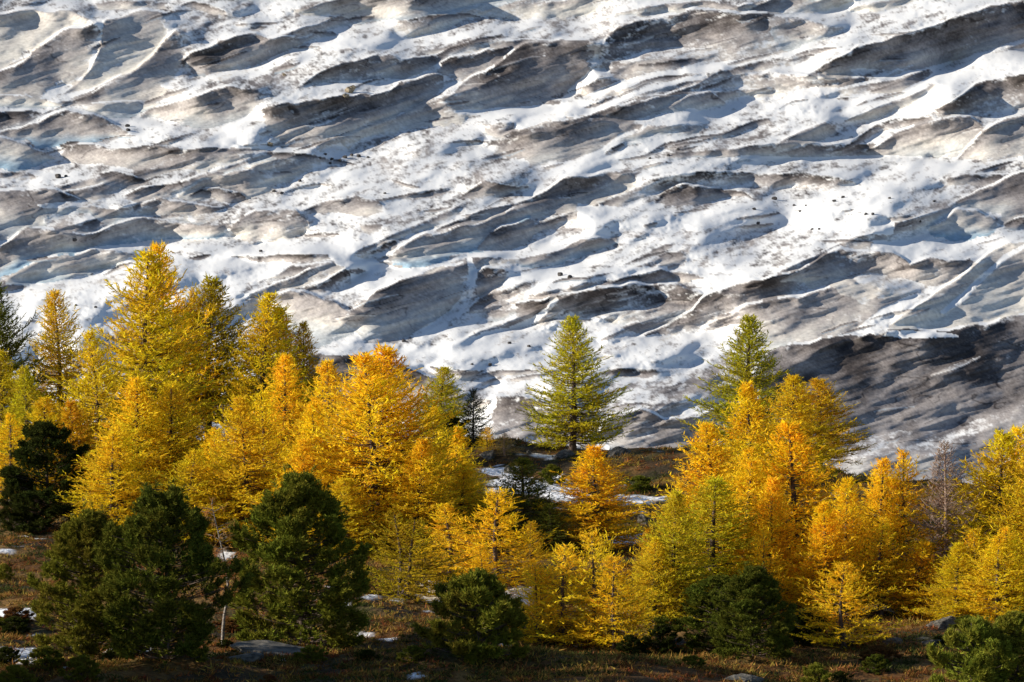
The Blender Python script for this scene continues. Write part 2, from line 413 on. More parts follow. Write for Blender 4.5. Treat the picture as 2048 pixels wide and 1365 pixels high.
i .22 .05 .06|1500,722,290 1530,711,300 1560,696,310 1640,681,320 1700,671,330 1760,663,340 1850,661,340 1920,659,340 1980,646,350 2048,631,370 2150,601,400 2300,570,430
s 1 0 0|1735,663,6 1790,660,13 1840,662,15 1900,668,8 1922,672,2
s .5 0 0|1690,890,30 1740,872,45 1780,865,45 1850,860,50 1900,860,45 1960,840,25 2048,810,15
"""
def build_glacier_maps():
    H, W = gx.shape
    snow = np.full((H, W), 0.76); tone = np.full((H, W), 0.3); blue = np.zeros((H, W))
    tan = np.full((H, W), 0.12); imp = np.zeros((H, W))
    ca, sa = math.cos(math.radians(16)), math.sin(math.radians(16))
    al = gx * ca - gy * sa; pe = gx * sa + gy * ca
    n_edge = fbm(al / 60, pe / 24, 3, 5, 0.6)
    n_x = fbm(GX / 38, GX * 0 + 3.3, 5, 4) - 0.5
    lines = BANDS.strip().splitlines()
    rr_ = random.Random(5)
    pre = []
    for q in range(26):                        # long ridges that run on behind the drawn ones
        x_ = rr_.uniform(-200, 1500); y_ = -20 + 38 * q + rr_.uniform(-12, 12); n_ = rr_.randint(7, 13); w_ = rr_.uniform(22, 58); ang = rr_.uniform(-.26, -.08)
        pts_ = []
        for u in range(n_):
            pts_.append('%.0f,%.1f,%.1f' % (x_, y_, max(2.0, w_ * (0.25 + 0.9 * abs(math.sin(u * 0.5 + q))))))
            x_ += 75; y_ += 75 * ang + rr_.uniform(-5, 5); ang = min(0.08, max(-.42, ang + rr_.uniform(-.12, .12)))
        pre.append('i %.2f %.1f %.2f|' % (rr_.uniform(.3, .5), rr_.choice((0, .5)), rr_.uniform(.35, .6)) + ' '.join(pts_))
    lines = pre + lines
    for q in range(150):                       # small grit slivers along the flow
        x0 = rr_.uniform(0, 2000); y0 = rr_.uniform(0, 900); ln_ = rr_.uniform(30, 120); w0 = rr_.uniform(3, 11); sl_ = rr_.uniform(-.38, -.02)
        if x0 < 620 and 520 < y0 < 760: continue
        bow = rr_.uniform(0, 0.1)
        lines.append('i %.2f %.1f %.2f|' % (rr_.uniform(.16, .38), rr_.choice((0, 0, .6)), rr_.uniform(.2, .6)) + ' '.join('%.0f,%.1f,%.1f' % (x0 + ln_ * u, y0 + sl_ * ln_ * u - bow * ln_ * 4 * u * (1 - u), w0 * (0.3 + 2.8 * u * (1 - u))) for u in (0, .25, .5, .75, 1)))
    for k, line in enumerate(lines):
        head, body = line.split('|')
        hp = head.split()
        P = np.array([[float(c) for c in p.split(',')] for p in body.split()])
        if hp[0] == 'r':
            d = np.full((H, W), 1e9); rad = np.ones((H, W))
            for a, b in zip(P[:-1], P[1:]):
                vx, vy = b[0] - a[0], b[1] - a[1]
                t = np.clip(((gx - a[0]) * vx + (gy - a[1]) * vy) / (vx * vx + vy * vy), 0, 1)
                dd = np.hypot(gx - a[0] - t * vx, gy - a[1] - t * vy)
                rr = a[2] + t * (b[2] - a[2])
                q = dd / rr
                m = q < d
                d = np.where(m, q, d)
            m = d + (n_edge - 0.5) * 0.9 < 1
            snow[m] = 1.0; blue[m] = 0; tan[m] = 0.16
            continue
        P = P[np.argsort(P[:, 0], kind='stable')]
        c = np.where((GX >= P[0, 0]) & (GX <= P[-1, 0]))[0]
        if len(c) == 0: continue
        xs = GX[c]
        ww = np.interp(xs, P[:, 0], P[:, 2])
        wide = max(P[-1, 0] - P[0, 0], 1)
        tl = min(0.28 * wide, 60 if hp[0] == 'i' else 14)
        e0 = np.clip((xs - P[0, 0]) / tl, 0, 1) if P[0, 0] > 0 else 1.0
        e1 = np.clip((P[-1, 0] - xs) / tl, 0, 1) if P[-1, 0] < 2040 else 1.0
        ends = e0 * e1 * np.ones_like(xs)
        ww = ww * (0.2 + 0.8 * np.sqrt(ends)) + 0.6
        jit = np.interp(xs, GX, np.roll(n_x, 37 * k)) * np.clip(ww * 0.16, 2.6, 8) * 2
        yc = np.interp(xs, P[:, 0], P[:, 1]) + jit
        tau = (gy[:, c] - yc[None, :]) / np.maximum(ww, 1)[None, :]
        kind, t0, bl, sp = hp[0], float(hp[1]), float(hp[2]), float(hp[3])
        ne = n_edge[:, c]
        inside = (tau >= 0) & (tau + (ne - 0.5) * 0.7 < 1) & (ends[None, :] + (ne - 0.5) * 1.1 > 0.16)
        tc = np.clip(tau, 0, 1)
        if kind == 'i':
            big = np.clip(ww / 40, 0.25, 1.3)[None, :]
            tn = np.clip(t0 - 0.09 + 0.40 * sstep(0.05, 0.9, tc), 0, 1)
            sl = (1.25 - 0.8 * tc) * np.clip(0.45 + 0.55 * big, 0, 1)
            tone[:, c] = np.where(inside, tn, tone[:, c])
            blue[:, c] = np.where(inside, bl * sstep(0.5, 1.0, tc), blue[:, c])
            fringe = 0.62 * np.exp(-np.maximum(gy[:, c] - yc[None, :], 0) / 7.0) * (ww > 10)[None, :] + (0.5 if bl < 0.3 else 0.15) * sstep(0.72, 1.0, tc)
            snow[:, c] = np.where(inside, np.maximum(sp * (0.35 + 0.65 * np.abs(2 * tc - 0.8)), fringe * (0.5 + sp)), snow[:, c])
            snow[:, c] = np.where(inside, np.maximum(snow[:, c], 0.62 * (1 - ends[None, :]) ** 1.5), snow[:, c])
            tan[:, c] = np.where(inside, sl, tan[:, c])
            rim = (ww > 22) & (np.interp(xs, GX, np.roll(n_x, 91 * k)) > -0.12) & (ends > 0.3)
            rm = rim[None, :] & (tau < 0) & (gy[:, c] > yc[None, :] - np.clip(ww * 0.08, 2.5, 5)[None, :])
            snow[:, c] = np.where(rm, 1.25, snow[:, c]); tan[:, c] = np.where(rm, 0.03, tan[:, c]); blue[:, c] = np.where(rm, 0, blue[:, c])
            g = np.exp(-0.5 * ((gy[:, c] - yc[None, :] + 2) / 2.2) ** 2)
            imp[:, c] = np.maximum(imp[:, c], g * np.clip(ww / 60, 0.05, 1.2)[None, :] * 0.0011)
        else:
            snow[:, c] = np.where(inside, t0 * (0.97 if t0 > 0.9 else 0.9), snow[:, c])
            blue[:, c] = np.where(inside, 0, blue[:, c])
            tan[:, c] = np.where(inside, 0.05 + 0.12 * tc, tan[:, c])
            imp[:, c] = np.where(inside & (tau > 0.15), imp[:, c] * 0.3, imp[:, c])
    # outside the frame the ice goes on: mirror the pattern
    il = np.where(GX < 0)[0]; ir = np.where(GX > 2048)[0]
    for A in (snow, tone, blue, tan, imp):
        A[:, il] = A[:, [int(round((-GX[i] + 240) / STEP)) for i in il]]
        src = [int(round((2 * 2048 - GX[i] + 240) / STEP)) for i in ir]
        A[:, ir] = A[:, src]
        it = np.where(GY < -8)[0]
        A[it, :] = A[[int(round((-16 - GY[i] + 160) / STEP)) for i in it], :]
    # large undulation of the tongue
    und = fbm(al / 190, pe / 60, 21, 3) - 0.5
    tan = np.clip(tan + und * (0.14 + 0.2 * sstep(0.5, 0.9, snow)), 0.015, 2.0)
    tan = gblur(gblur(tan, 1.6, 0), 2.4, 1)
    _, rz = ray(GX[None, :] * 0 + 1024, GY[:, None])
    t = -rz
    g = (1.0 / F) / (tan + t)                        # d ln D per pixel upwards
    g = g + imp
    gm_ = gblur(g.mean(1, keepdims=True), 25, 0)
    base = np.cumsum(gm_[::-1] * STEP, 0)[::-1]
    gd = g - gm_
    py, pxx = 160, 160
    G = np.pad(gd, ((py, py), (pxx, pxx)), mode='reflect')
    wy = np.ones(G.shape[0]); wy[:py] = np.linspace(0, 1, py) ** 2; wy[-py:] = np.linspace(1, 0, py) ** 2
    wx = np.ones(G.shape[1]); wx[:pxx] = np.linspace(0, 1, pxx) ** 2; wx[-pxx:] = np.linspace(1, 0, pxx) ** 2
    G = G * wy[:, None] * wx[None, :]
    ky = 2 * math.pi * np.fft.fftfreq(G.shape[0], STEP)[:, None]; kx = 2 * math.pi * np.fft.fftfreq(G.shape[1], STEP)[None, :]
    den = ky ** 2 + LAM * kx ** 2 + (1 / 150.0) ** 2
    det = -np.real(np.fft.ifft2(-1j * ky * np.fft.fft2(G) / den))[py:-py, pxx:-pxx]
    ln = base + det * RELIEF
    D = 400.0 * np.exp(ln)
    # suncups and scallops on the snow, small relief on the ice
    rip = fbm(gx / 11, gy / 7, 31, 2) - 0.5
    ripm = sstep(0.35, 0.75, fbm(al / 90, pe / 40, 33, 3))
    rel = fbm(al / 34, pe / 11, 35, 4) - 0.5
    sm = sstep(0.5, 0.9, snow)
    big_ = (fbm(al / 150, pe / 62, 37, 3) - 0.5) * 12.5
    smb = gblur(gblur(sm, 8, 0), 12, 1)
    D = D + big_ * (0.35 + 0.65 * smb) + rip * (0.16 + 0.55 * ripm) * sm + rel * 0.45 + (fbm(al / 110, pe / 10, 39, 3) - 0.5) * 0.9 * (1 - sm)
    # surface colour, with the sun and shade of some faces painted in
    hi = fbm(gx / 9, gy / 5, 41, 3, 0.65); mid = fbm(al / 46, pe / 13, 43, 4, 0.6); lo = fbm(al / 170, pe / 60, 44, 3)
    rnd = np.random.RandomState(3).rand(H, W)
    cov = snow - 0.045 + (rnd - 0.5) * 0.22 + (mid - 0.5) * 1.0 + (hi - 0.5) * 0.8 + (lo - 0.5) * 0.55
    S = 0.55 * sstep(0.34, 0.62, cov) + 0.45 * sstep(0.56, 0.80, cov)
    streak = fbm(al / 70, pe / 3.2, 47, 3, 0.7)
    strk2 = fbm((gx * 0.86 + gy * 0.5) / 60, (gy * 0.86 - gx * 0.5) / 3.5, 49, 2)
    cloud = fbm(al / 60, pe / 38, 51, 4)
    T = tone + 0.05 + (rnd - 0.5) * 0.10 + (cloud - 0.5) * 0.55 + (streak - 0.5) * 0.15 + (strk2 - 0.5) * 0.07 + (hi - 0.5) * 0.12
    crack = np.abs(fbm(al / 150, pe / 46, 53, 3) - 0.5)
    T = T - 0.22 * sstep(0.012, 0.0, crack) * (fbm(al / 60, pe / 60, 55, 2) > 0.45)
    T = np.clip(T, 0, 1)
    stops = [0, .15, .32, .5, .72, 1]
    ramp = np.array([[.026, .022, .022], [.075, .063, .060], [.20, .18, .176], [.365, .335, .325], [.555, .52, .48], [.70, .67, .61]])
    ice = np.stack([np.interp(T, stops, ramp[:, c]) for c in range(3)], -1)
    bl = np.clip(blue + (cloud - 0.5) * 0.5 * (blue > 0.02), 0, 1)[..., None]
    ice = ice * (1 - 0.8 * bl) + np.array([.20, .36, .50]) * 0.8 * bl
    sncol = np.array([.79, .795, .80]) * (1 - 0.10 * np.clip(hi - 0.5, 0, 1)[..., None])
    alb = ice * (1 - S[..., None]) + sncol * S[..., None]
    return D, alb, S

GD, galb, gsnow = build_glacier_maps()
rx, rz = ray(gx, gy)
me = grid_mesh('glacier', GD * rx, GD, CAMZ + GD * rz, {'albedo': galb, 'snow': gsnow})
me.materials.append(M_GLAC)
tag(link('glacier', me), 'crevassed glacier tongue of grey ice and fresh snow', kind='structure')

def glacier_at(x, y):
    i = int(np.clip(round((y + 160) / STEP), 0, len(GY) - 1)); j = int(np.clip(round((x + 240) / STEP), 0, len(GX) - 1))
    d = GD[i, j]; a, b = ray(GX[j], GY[i])
    return Vector((d * a, d, CAMZ + d * b))

# ------------------------------------------------------------------ ground
SKY_X = [-400, 0, 400, 950, 1140, 1400, 1550, 1800, 2048, 2500]
SKY_Y = [905, 900, 890, 888, 903, 915, 950, 985, 1000, 1010]
def plane_D(y):
    _, b = ray(1024, y)
    return (4.2 + 0.0336 * 190 - CAMZ) / (b + 0.0336)
def ground_z(X, Y):
    X = np.asarray(X, float); Y = np.asarray(Y, float)
    z = 4.2 - 0.0336 * (Y - 190)
    z = z + (fbm(X / 17 + 9, Y / 20, 61, 3) - 0.5) * 1.9 * sstep(150, 190, Y)
    z = z + (fbm(X / 3.2, Y / 4.5, 65, 4, 0.6) - 0.5) * 0.95
    px = 1024 + F * X / np.maximum(Y, 1)
    Yr = plane_D(np.interp(px, SKY_X, SKY_Y))
    z = z + 0.5 * np.exp(-((Y - Yr + 6) / 7.0) ** 2)
    e = np.maximum(Y - Yr, 0)
    z = z - 0.62 * np.sqrt(e * e + 9) + 0.62 * 3
    # knoll in the foreground
    z = z + 1.1 * np.exp(-((Y - 192) / 6.0) ** 2) * sstep(-30, -18, X) * (1 - sstep(4, 14, X))
    return np.maximum(z, -45)

def ground_hit(x, y):
    a, b = ray(x, y)
    Ys = np.linspace(120, 420, 3000)
    zz = ground_z(a * Ys, Ys)
    below = np.where(CAMZ + b * Ys <= zz)[0]
    Y = Ys[below[0]] if len(below) else float(plane_D(np.interp(x, SKY_X, SKY_Y)))
    if Y > 330: Y = float(plane_D(np.interp(x, SKY_X, SKY_Y)))
    X = float(a) * Y
    return Vector((X, float(Y), float(ground_z(X, Y))))

SNOWP = [(20,1103,55,13),(15,1228,80,15),(45,1312,62,24),(160,1000,20,10),(1040,975,85,32),(1120,985,70,28),(1290,1002,70,14),(1000,945,45,14),
         (1072,913,34,9),(875,1190,50,30),(1040,1190,36,26),(735,1272,30,8),(775,1281,24,6),(745,1196,24,5),(800,1202,32,5),(895,1271,22,5),
         (1010,1290,14,5),(832,1355,24,6),(265,1301,70,8),(690,1200,14,20),(1240,1085,60,12),(1330,1000,40,10),(450,1110,20,12),(1750,1220,60,8),(1400,1070,40,20)]
gcol = np.linspace(-0.36, 0.34, 380)
grow = np.concatenate([np.linspace(120, 170, 20)[:-1], np.linspace(170, 330, 420)[:-1], np.linspace(330, 900, 40)])
r2, d2 = np.meshgrid(gcol, grow)
gX = r2 * d2; gY = d2; gZ = ground_z(gX, gY)
ppx, ppy = to_px(gX, gY, gZ)
gn = fbm(gX / 1.6, gY / 2.2, 71, 4); gl = fbm(gX / 6, gY / 8, 73, 3); gm = fbm(gX / 2.6, gY / 3.4, 75, 3)
sm = np.zeros_like(gX)
for (cx, cy, rx_, ry_) in SNOWP:
    q = np.hypot((ppx - cx) / rx_, (ppy - cy) / ry_)
    sm = np.maximum(sm, 1.35 - q)
GSN = sstep(0.28, 0.42, sm + (gn - 0.5) * 1.9 - 0.30)
c_rust = np.array([.12, .058, .02]); c_brown = np.array([.045, .034, .02]); c_straw = np.array([.20, .12, .04]); c_green = np.array([.04, .045, .014])
w1 = sstep(.42, .6, gl)[..., None]; w2 = sstep(.52, .64, gm)[..., None]; w3 = sstep(.55, .66, gn)[..., None]
gc = c_brown * (1 - w1) + c_rust * w1
gc = gc * (1 - 0.7 * w2) + c_straw * 0.7 * w2
gc = gc * (1 - 0.6 * w3) + c_green * 0.6 * w3
gc = gc * (1 - GSN[..., None]) + np.array([.84, .85, .87]) * GSN[..., None]
me = grid_mesh('ground', gX, gY, gZ + 0.07 * GSN, {'albedo': gc})
me.materials.append(M_GROUND)
tag(link('ground', me), 'heath covered moraine with patches of old snow', kind='structure')

# ------------------------------------------------------------------ tree builders
def tube(verts, faces, pts, rad, n=6):
    pts = np.asarray(pts, float); k = len(pts); b0 = len(verts)
    for i in range(k):
        d = pts[min(i + 1, k - 1)] - pts[max(i - 1, 0)]
        d = d / (np.linalg.norm(d) + 1e-9)
        s = np.cross(d, [0.3, 0.9, 0.12]); s /= np.linalg.norm(s) + 1e-9
        u = np.cross(d, s)
        for j in range(n):
            a = 2 * math.pi * j / n
            verts.append(pts[i] + rad[i] * (s * math.cos(a) + u * math.sin(a)))
    for i in range(k - 1):
        for j in range(n):
            faces.append((b0 + i * n + j, b0 + i * n + (j + 1) % n, b0 + (i + 1) * n + (j + 1) % n, b0 + (i + 1) * n + j))
    faces.append(tuple(b0 + (k - 1) * n + j for j in range(n)))

def unit(v):
    return v / (np.linalg.norm(v, axis=-1, keepdims=True) + 1e-9)

def blades(P, Dv, L, Wd, rs, bend):
    """curved tapering blades: returns verts (n*5,3) and faces"""
    n = len(P)
    r = unit(rs.normal(size=(n, 3)))
    s = unit(np.cross(Dv, r))
    L = L[:, None]; Wd = Wd[:, None]
    p1 = P + Dv * L * 0.5 + bend * L * 0.10
    p2 = P + Dv * L + bend * L * 0.38
    V = np.stack([P - s * Wd * .3, P + s * Wd * .3, p1 - s * Wd * .5, p1 + s * Wd * .5, p2], 1).reshape(-1, 3)
    Fc = []
    for i in range(n):
        b = 5 * i
        Fc.append((b, b + 1, b + 3, b + 2)); Fc.append((b + 2, b + 3, b + 4))
    return V, Fc

def make_larch(seed, H=11.0, R=2.6, nb=250, ntw=26, sparse=0.0, belly=0.3, base=0.07, lean=0.0, twin=False, bare=False):
    rs = np.random.RandomState(seed)
    tv, tf = [], []
    P, Dv, L, Wd, Bn = [], [], [], [], []
    stems = [(0.0, 0.0, H)]
    if twin:
        stems = [(-0.11 * R, 0, H), (0.2 * R, 0.1 * R, H * 0.93)]
    for si, (ox, oy, h_) in enumerate(stems):
        wob = rs.normal(size=2) * 0.12
        def axis(t):
            return np.array([ox * min(1, t * 4) + wob[0] * math.sin(t * 4) + lean * (t * (1.6 - t)) * H * 0.12, oy * min(1, t * 4) + wob[1] * math.sin(t * 3.3), t * h_])
        ts = np.linspace(-0.02, 1, 14)
        tube(tv, tf, [axis(t) for t in ts], [0.017 * H * (1 - 0.94 * max(t, 0)) ** 0.9 + 0.006 + (0.01 * H if t < 0.01 else 0) for t in ts], 7)
        cnt = nb // len(stems)
        for i in range(cnt):
            t = base + (1 - base) * ((i + rs.rand()) / cnt) ** 1.02
            az = i * 2.399 + rs.normal() * 0.35
            if t > belly:
                xq = (1 - t) / (1 - belly); pr = 0.5 * xq ** 0.6 + 0.5 * xq ** 1.15
            else:
                pr = 0.80 + 0.2 * (t - base) / (belly - base)
            pr = max(pr, 0.035)
            lump = float(vnoise(az * 1.1 + 40, t * 8.0 + seed * 3.7, 7)) ; lump2 = float(vnoise(az * 0.5 + 11, t * 2.2 + seed * 5.1, 8))
            bl = R * pr * (0.62 + 0.5 * rs.rand()) * (0.62 + 0.5 * lump + 0.32 * lump2) + 0.10
            if rs.rand() < 0.05: bl *= 1.25
            el = math.radians(-16 + 58 * t ** 1.6 + rs.normal() * 8)
            d0 = np.array([math.cos(az) * math.cos(el), math.sin(az) * math.cos(el), math.sin(el)])
            a0 = axis(t)
            k = 5
            ss = np.linspace(0, 1, k)
            droop = -0.16 * (1 - t); lift = 0.30 + 0.15 * rs.rand()
            pts = np.array([a0 + d0 * bl * s + np.array([0, 0, 1.0]) * bl * (droop * s + lift * s ** 2.4) for s in ss])
            r0 = (0.004 if bare else 0.0052) * H * (0.35 + 0.65 * (1 - t)) * (0.6 + 0.5 * bl / R)
            tube(tv, tf, pts, [max(r0 * (1 - 0.85 * s), 0.006) for s in ss], 3)
            nsub = max(3, int(ntw * 0.42 * (0.3 + 0.7 * bl / R)))
            for q in range(nsub):
                s = min(1.0, 0.14 + 0.86 * (q + rs.rand()) / nsub)
                i0 = min(int(s * (k - 1)), k - 2); fr = s * (k - 1) - i0
                p0 = pts[i0] * (1 - fr) + pts[i0 + 1] * fr
                dd = unit(pts[i0 + 1] - pts[i0])
                side = unit(np.cross(dd, [0, 0, 1.0])) * (1 if q % 2 else -1)
                sd = unit(dd * (0.55 + 0.6 * rs.rand()) + side * (0.35 + 0.7 * rs.rand()) + np.array([0, 0, rs.normal() * 0.30 - 0.08]))
                sl = (0.16 + 0.24 * rs.rand()) * bl * (1.1 - 0.5 * s) + 0.14
                cu = np.array([0, 0, 0.22 + 0.2 * rs.rand()]) * sl
                if sparse and rs.rand() < sparse * 0.45: continue
                if bare or sl > 0.5:
                    tube(tv, tf, [p0, p0 + sd * sl * 0.5 + cu * 0.2, p0 + sd * sl + cu], [0.018, 0.014, 0.008] if bare else [0.009, 0.007, 0.004], 3)
                m = max(4, int(sl * 15 * (11 / H) ** 0.4))
                u = (np.arange(m) + rs.rand(m)) / m
                p = p0 + sd * sl * u[:, None] + cu * (u ** 2)[:, None]
                dv = unit(sd * 0.8 + rs.normal(size=(m, 3)) * 0.55)
                P.append(p); Dv.append(dv); L.append((0.15 + 0.17 * rs.rand(m)) * H / 11 ** 0.5 / H ** 0.5 * (0.6 if bare else 1)); Wd.append(np.full(m, 0.03 if bare else 0.054 * (H / 11) ** 0.6) * (0.6 + 0.7 * rs.rand(m)))
                Bn.append(np.tile([0, 0, 0.4], (m, 1)) + rs.normal(size=(m, 3)) * 0.25)
                P.append(p0[None]); Dv.append(sd[None]); L.append(np.array([sl])); Wd.append(np.array([0.03 if bare else 0.042 * (H / 11) ** 0.6])); Bn.append((cu / sl / 0.38)[None])
            # short spur along the branch itself
            P.append(pts[1:-1]); Dv.append(unit(pts[2:] - pts[1:-1])); L.append(np.full(k - 2, bl / (k - 1) * 1.2)); Wd.append(np.full(k - 2, 0.015 if bare else 0.05)); Bn.append(np.zeros((k - 2, 3)))
    V, Fc = blades(np.concatenate(P), np.concatenate(Dv), np.concatenate(L), np.concatenate(Wd), rs, np.concatenate(Bn))
    trunk = poly_mesh('larch_trunk', np.array(tv), tf, M_TWIG if bare else M_BARK, True)
    crown = poly_mesh('larch_crown', V, Fc, M_LARCH)
    return trunk, crown, H, R

def make_pine(seed, H=8.0, R=2.9, ncl=2400, needles=22, top=0.8, mid=0.36, nl=0.2):
    rs = np.random.RandomState(seed)
    tv, tf = [], []
    ts = np.linspace(-0.02, 0.95, 10)
    tube(tv, tf, [[0.1 * math.sin(3 * t), 0.08 * math.sin(4 * t), t * H] for t in ts], [0.014 * H * (1 - 0.9 * max(t, 0)) + 0.01 for t in ts], 7)
    Ps = []; Ax = []
    nl_ = max(30, int(ncl / 30))
    for i in range(nl_):
        t = 0.03 + 0.96 * ((i + rs.rand()) / nl_) ** 0.9
        az = i * 2.399 + rs.normal() * 0.5
        if t > mid:
            pr = max(0.03, 1 - ((t - mid) / (1.03 - mid)) ** (0.9 + top)) ** 0.8
        else:
            pr = 0.72 + 0.28 * (t / mid) ** 0.8
        env = 0.60 + 0.62 * float(vnoise(az * 1.2 + 20, t * 6.5 + seed * 2.3, 9))
        r = R * pr * env * (0.74 + 0.30 * rs.rand())
        out = np.array([math.cos(az), math.sin(az), 0.0])
        sid = np.array([-math.sin(az), math.cos(az), 0.0])
        up = np.array([0, 0, 1.0])
        bough = unit(out * (0.95 - 0.6 * t) + up * (0.28 + 0.8 * t))
        c = out * r + up * t * H * 0.96
        ll = (0.20 + 0.12 * rs.rand()) * R; lw = (0.085 + 0.05 * rs.rand()) * R
        for j in range(26 + int(20 * rs.rand())):
            u = rs.rand() ** 0.7
            wv = lw * (0.35 + 0.9 * math.sin(math.pi * min(1, 0.15 + 0.8 * u)))
            d = bough * ll * (u - 0.75) + sid * rs.normal() * wv * 0.75 + np.cross(sid, bough) * rs.normal() * wv * 0.42
            Ps.append(c + d)
            Ax.append(unit(bough * 0.7 + up * 0.55 + (d - bough * d.dot(bough)) / lw * 0.3 + rs.normal(size=3) * 0.18))
        for j in range(9):                       # inner, shaded shoots
            q = rs.rand() * 0.75
            Ps.append(out * r * q + up * (t * H * 0.96 - 0.2 * (1 - q) * r) + rs.normal(size=3) * 0.12 * R); Ax.append(unit(out * 0.6 + up * 0.6 + rs.normal(size=3) * 0.3))
    ncl = len(Ps)
    Ps = np.array(Ps); Ax = np.array(Ax)
    for i in range(0, ncl, 14):                    # limbs out to a share of the shoots
        p = Ps[i]; a = np.array([0, 0, max(0.05, p[2] - 0.35 * math.hypot(p[0], p[1]))])
        tube(tv, tf, [a, (a + p) * 0.5 + np.array([0, 0, -0.1]), p], [0.035, 0.024, 0.01], 3)
    n = needles
    S = ncl * n
    ax = np.repeat(Ax, n, 0); ps = np.repeat(Ps, n, 0)
    along = rs.rand(S, 1)
    shoot = 0.26 + 0.14 * np.repeat(rs.rand(ncl, 1), n, 0)
    root = ps + ax * (along - 0.5) * shoot
    rad = unit(np.cross(ax, rs.normal(size=(S, 3))))
    dv = unit(ax * (0.55 + 0.55 * along) + rad * 0.85)
    ln = nl * (0.75 + 0.5 * rs.rand(S, 1))
    sd = unit(np.cross(dv, rs.normal(size=(S, 3)))) * 0.026
    V = np.stack([root - sd, root + sd, root + dv * ln], 1).reshape(-1, 3)
    Fc = [(3 * i, 3 * i + 1, 3 * i + 2) for i in range(S)]
    return poly_mesh('pine_trunk', np.array(tv), tf, M_BARK, True), poly_mesh('pine_crown', V, Fc, M_PINE), H, R

LARCH = {
 'A': make_larch(1), 'B': make_larch(2, belly=0.26), 'C': make_larch(3, belly=0.34, sparse=0.3), 'D': make_larch(4, twin=True, nb=300),
 'E': make_larch(5, belly=0.22, nb=265), 'F': make_larch(6, belly=0.4, base=0.16), 'G': make_larch(7, base=0.14, sparse=0.4, nb=150),
 'Y': make_larch(8, H=5.2, R=1.7, nb=120, ntw=22, sparse=0.4, belly=0.25), 'Z': make_larch(9, H=5.2, R=1.7, nb=105, ntw=21, sparse=0.5, belly=0.3),
 'X': make_larch(10, H=5.2, R=1.8, nb=140, ntw=22, sparse=0.2, belly=0.22, twin=True),
 'N': make_larch(12, H=9, R=2.0, nb=150, ntw=22, base=0.12, bare=True),
 'L': make_larch(13, lean=1.0, sparse=0.2, base=0.12),
}
PINE = {'A': make_pine(21), 'B': make_pine(22, mid=0.3), 'C': make_pine(23, H=3.4, R=1.9, ncl=700, needles=26, mid=0.45, nl=0.2), 'D': make_pine(24, H=8, R=2.6, mid=0.42, ncl=1700)}
SPRUCE = make_larch(31, H=4.0, R=1.0, nb=140, ntw=16, belly=0.18, base=0.04)

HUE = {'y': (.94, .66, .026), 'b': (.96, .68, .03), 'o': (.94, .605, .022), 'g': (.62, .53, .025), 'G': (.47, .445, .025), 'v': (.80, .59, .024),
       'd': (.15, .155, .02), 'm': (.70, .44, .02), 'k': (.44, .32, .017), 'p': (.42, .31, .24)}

def place(name, cat, proto, x, ytip, ybase, hw, hue, label, group=None, rot=None, seed=0):
    trunk, crown, H, R = proto
    b = ground_hit(x, ybase)
    _, sz_ = ray(x, ytip)
    h = CAMZ + float(sz_) * b.y - b.z
    w = hw * b.y / F
    rs = random.Random(seed * 7 + int(x) * 3 + int(ytip))
    e = bpy.data.objects.new(name, None); COL.objects.link(e)
    e.empty_display_size = 0.3
    e.location = b - Vector((0, 0, 0.05))
    e.rotation_euler = (rs.gauss(0, .018), rs.gauss(0, .018), rs.uniform(0, 6.28) if rot is None else rot)
    k = w / R
    e.scale = (k, k, (h + 0.05) / H)
    t = link('trunk', trunk, e); c = link('crown', crown, e)
    j = [1 + rs.uniform(-.045, .045) for _ in range(3)]
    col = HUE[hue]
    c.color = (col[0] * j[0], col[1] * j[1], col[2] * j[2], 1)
    tag(e, label, cat, group)
    return e

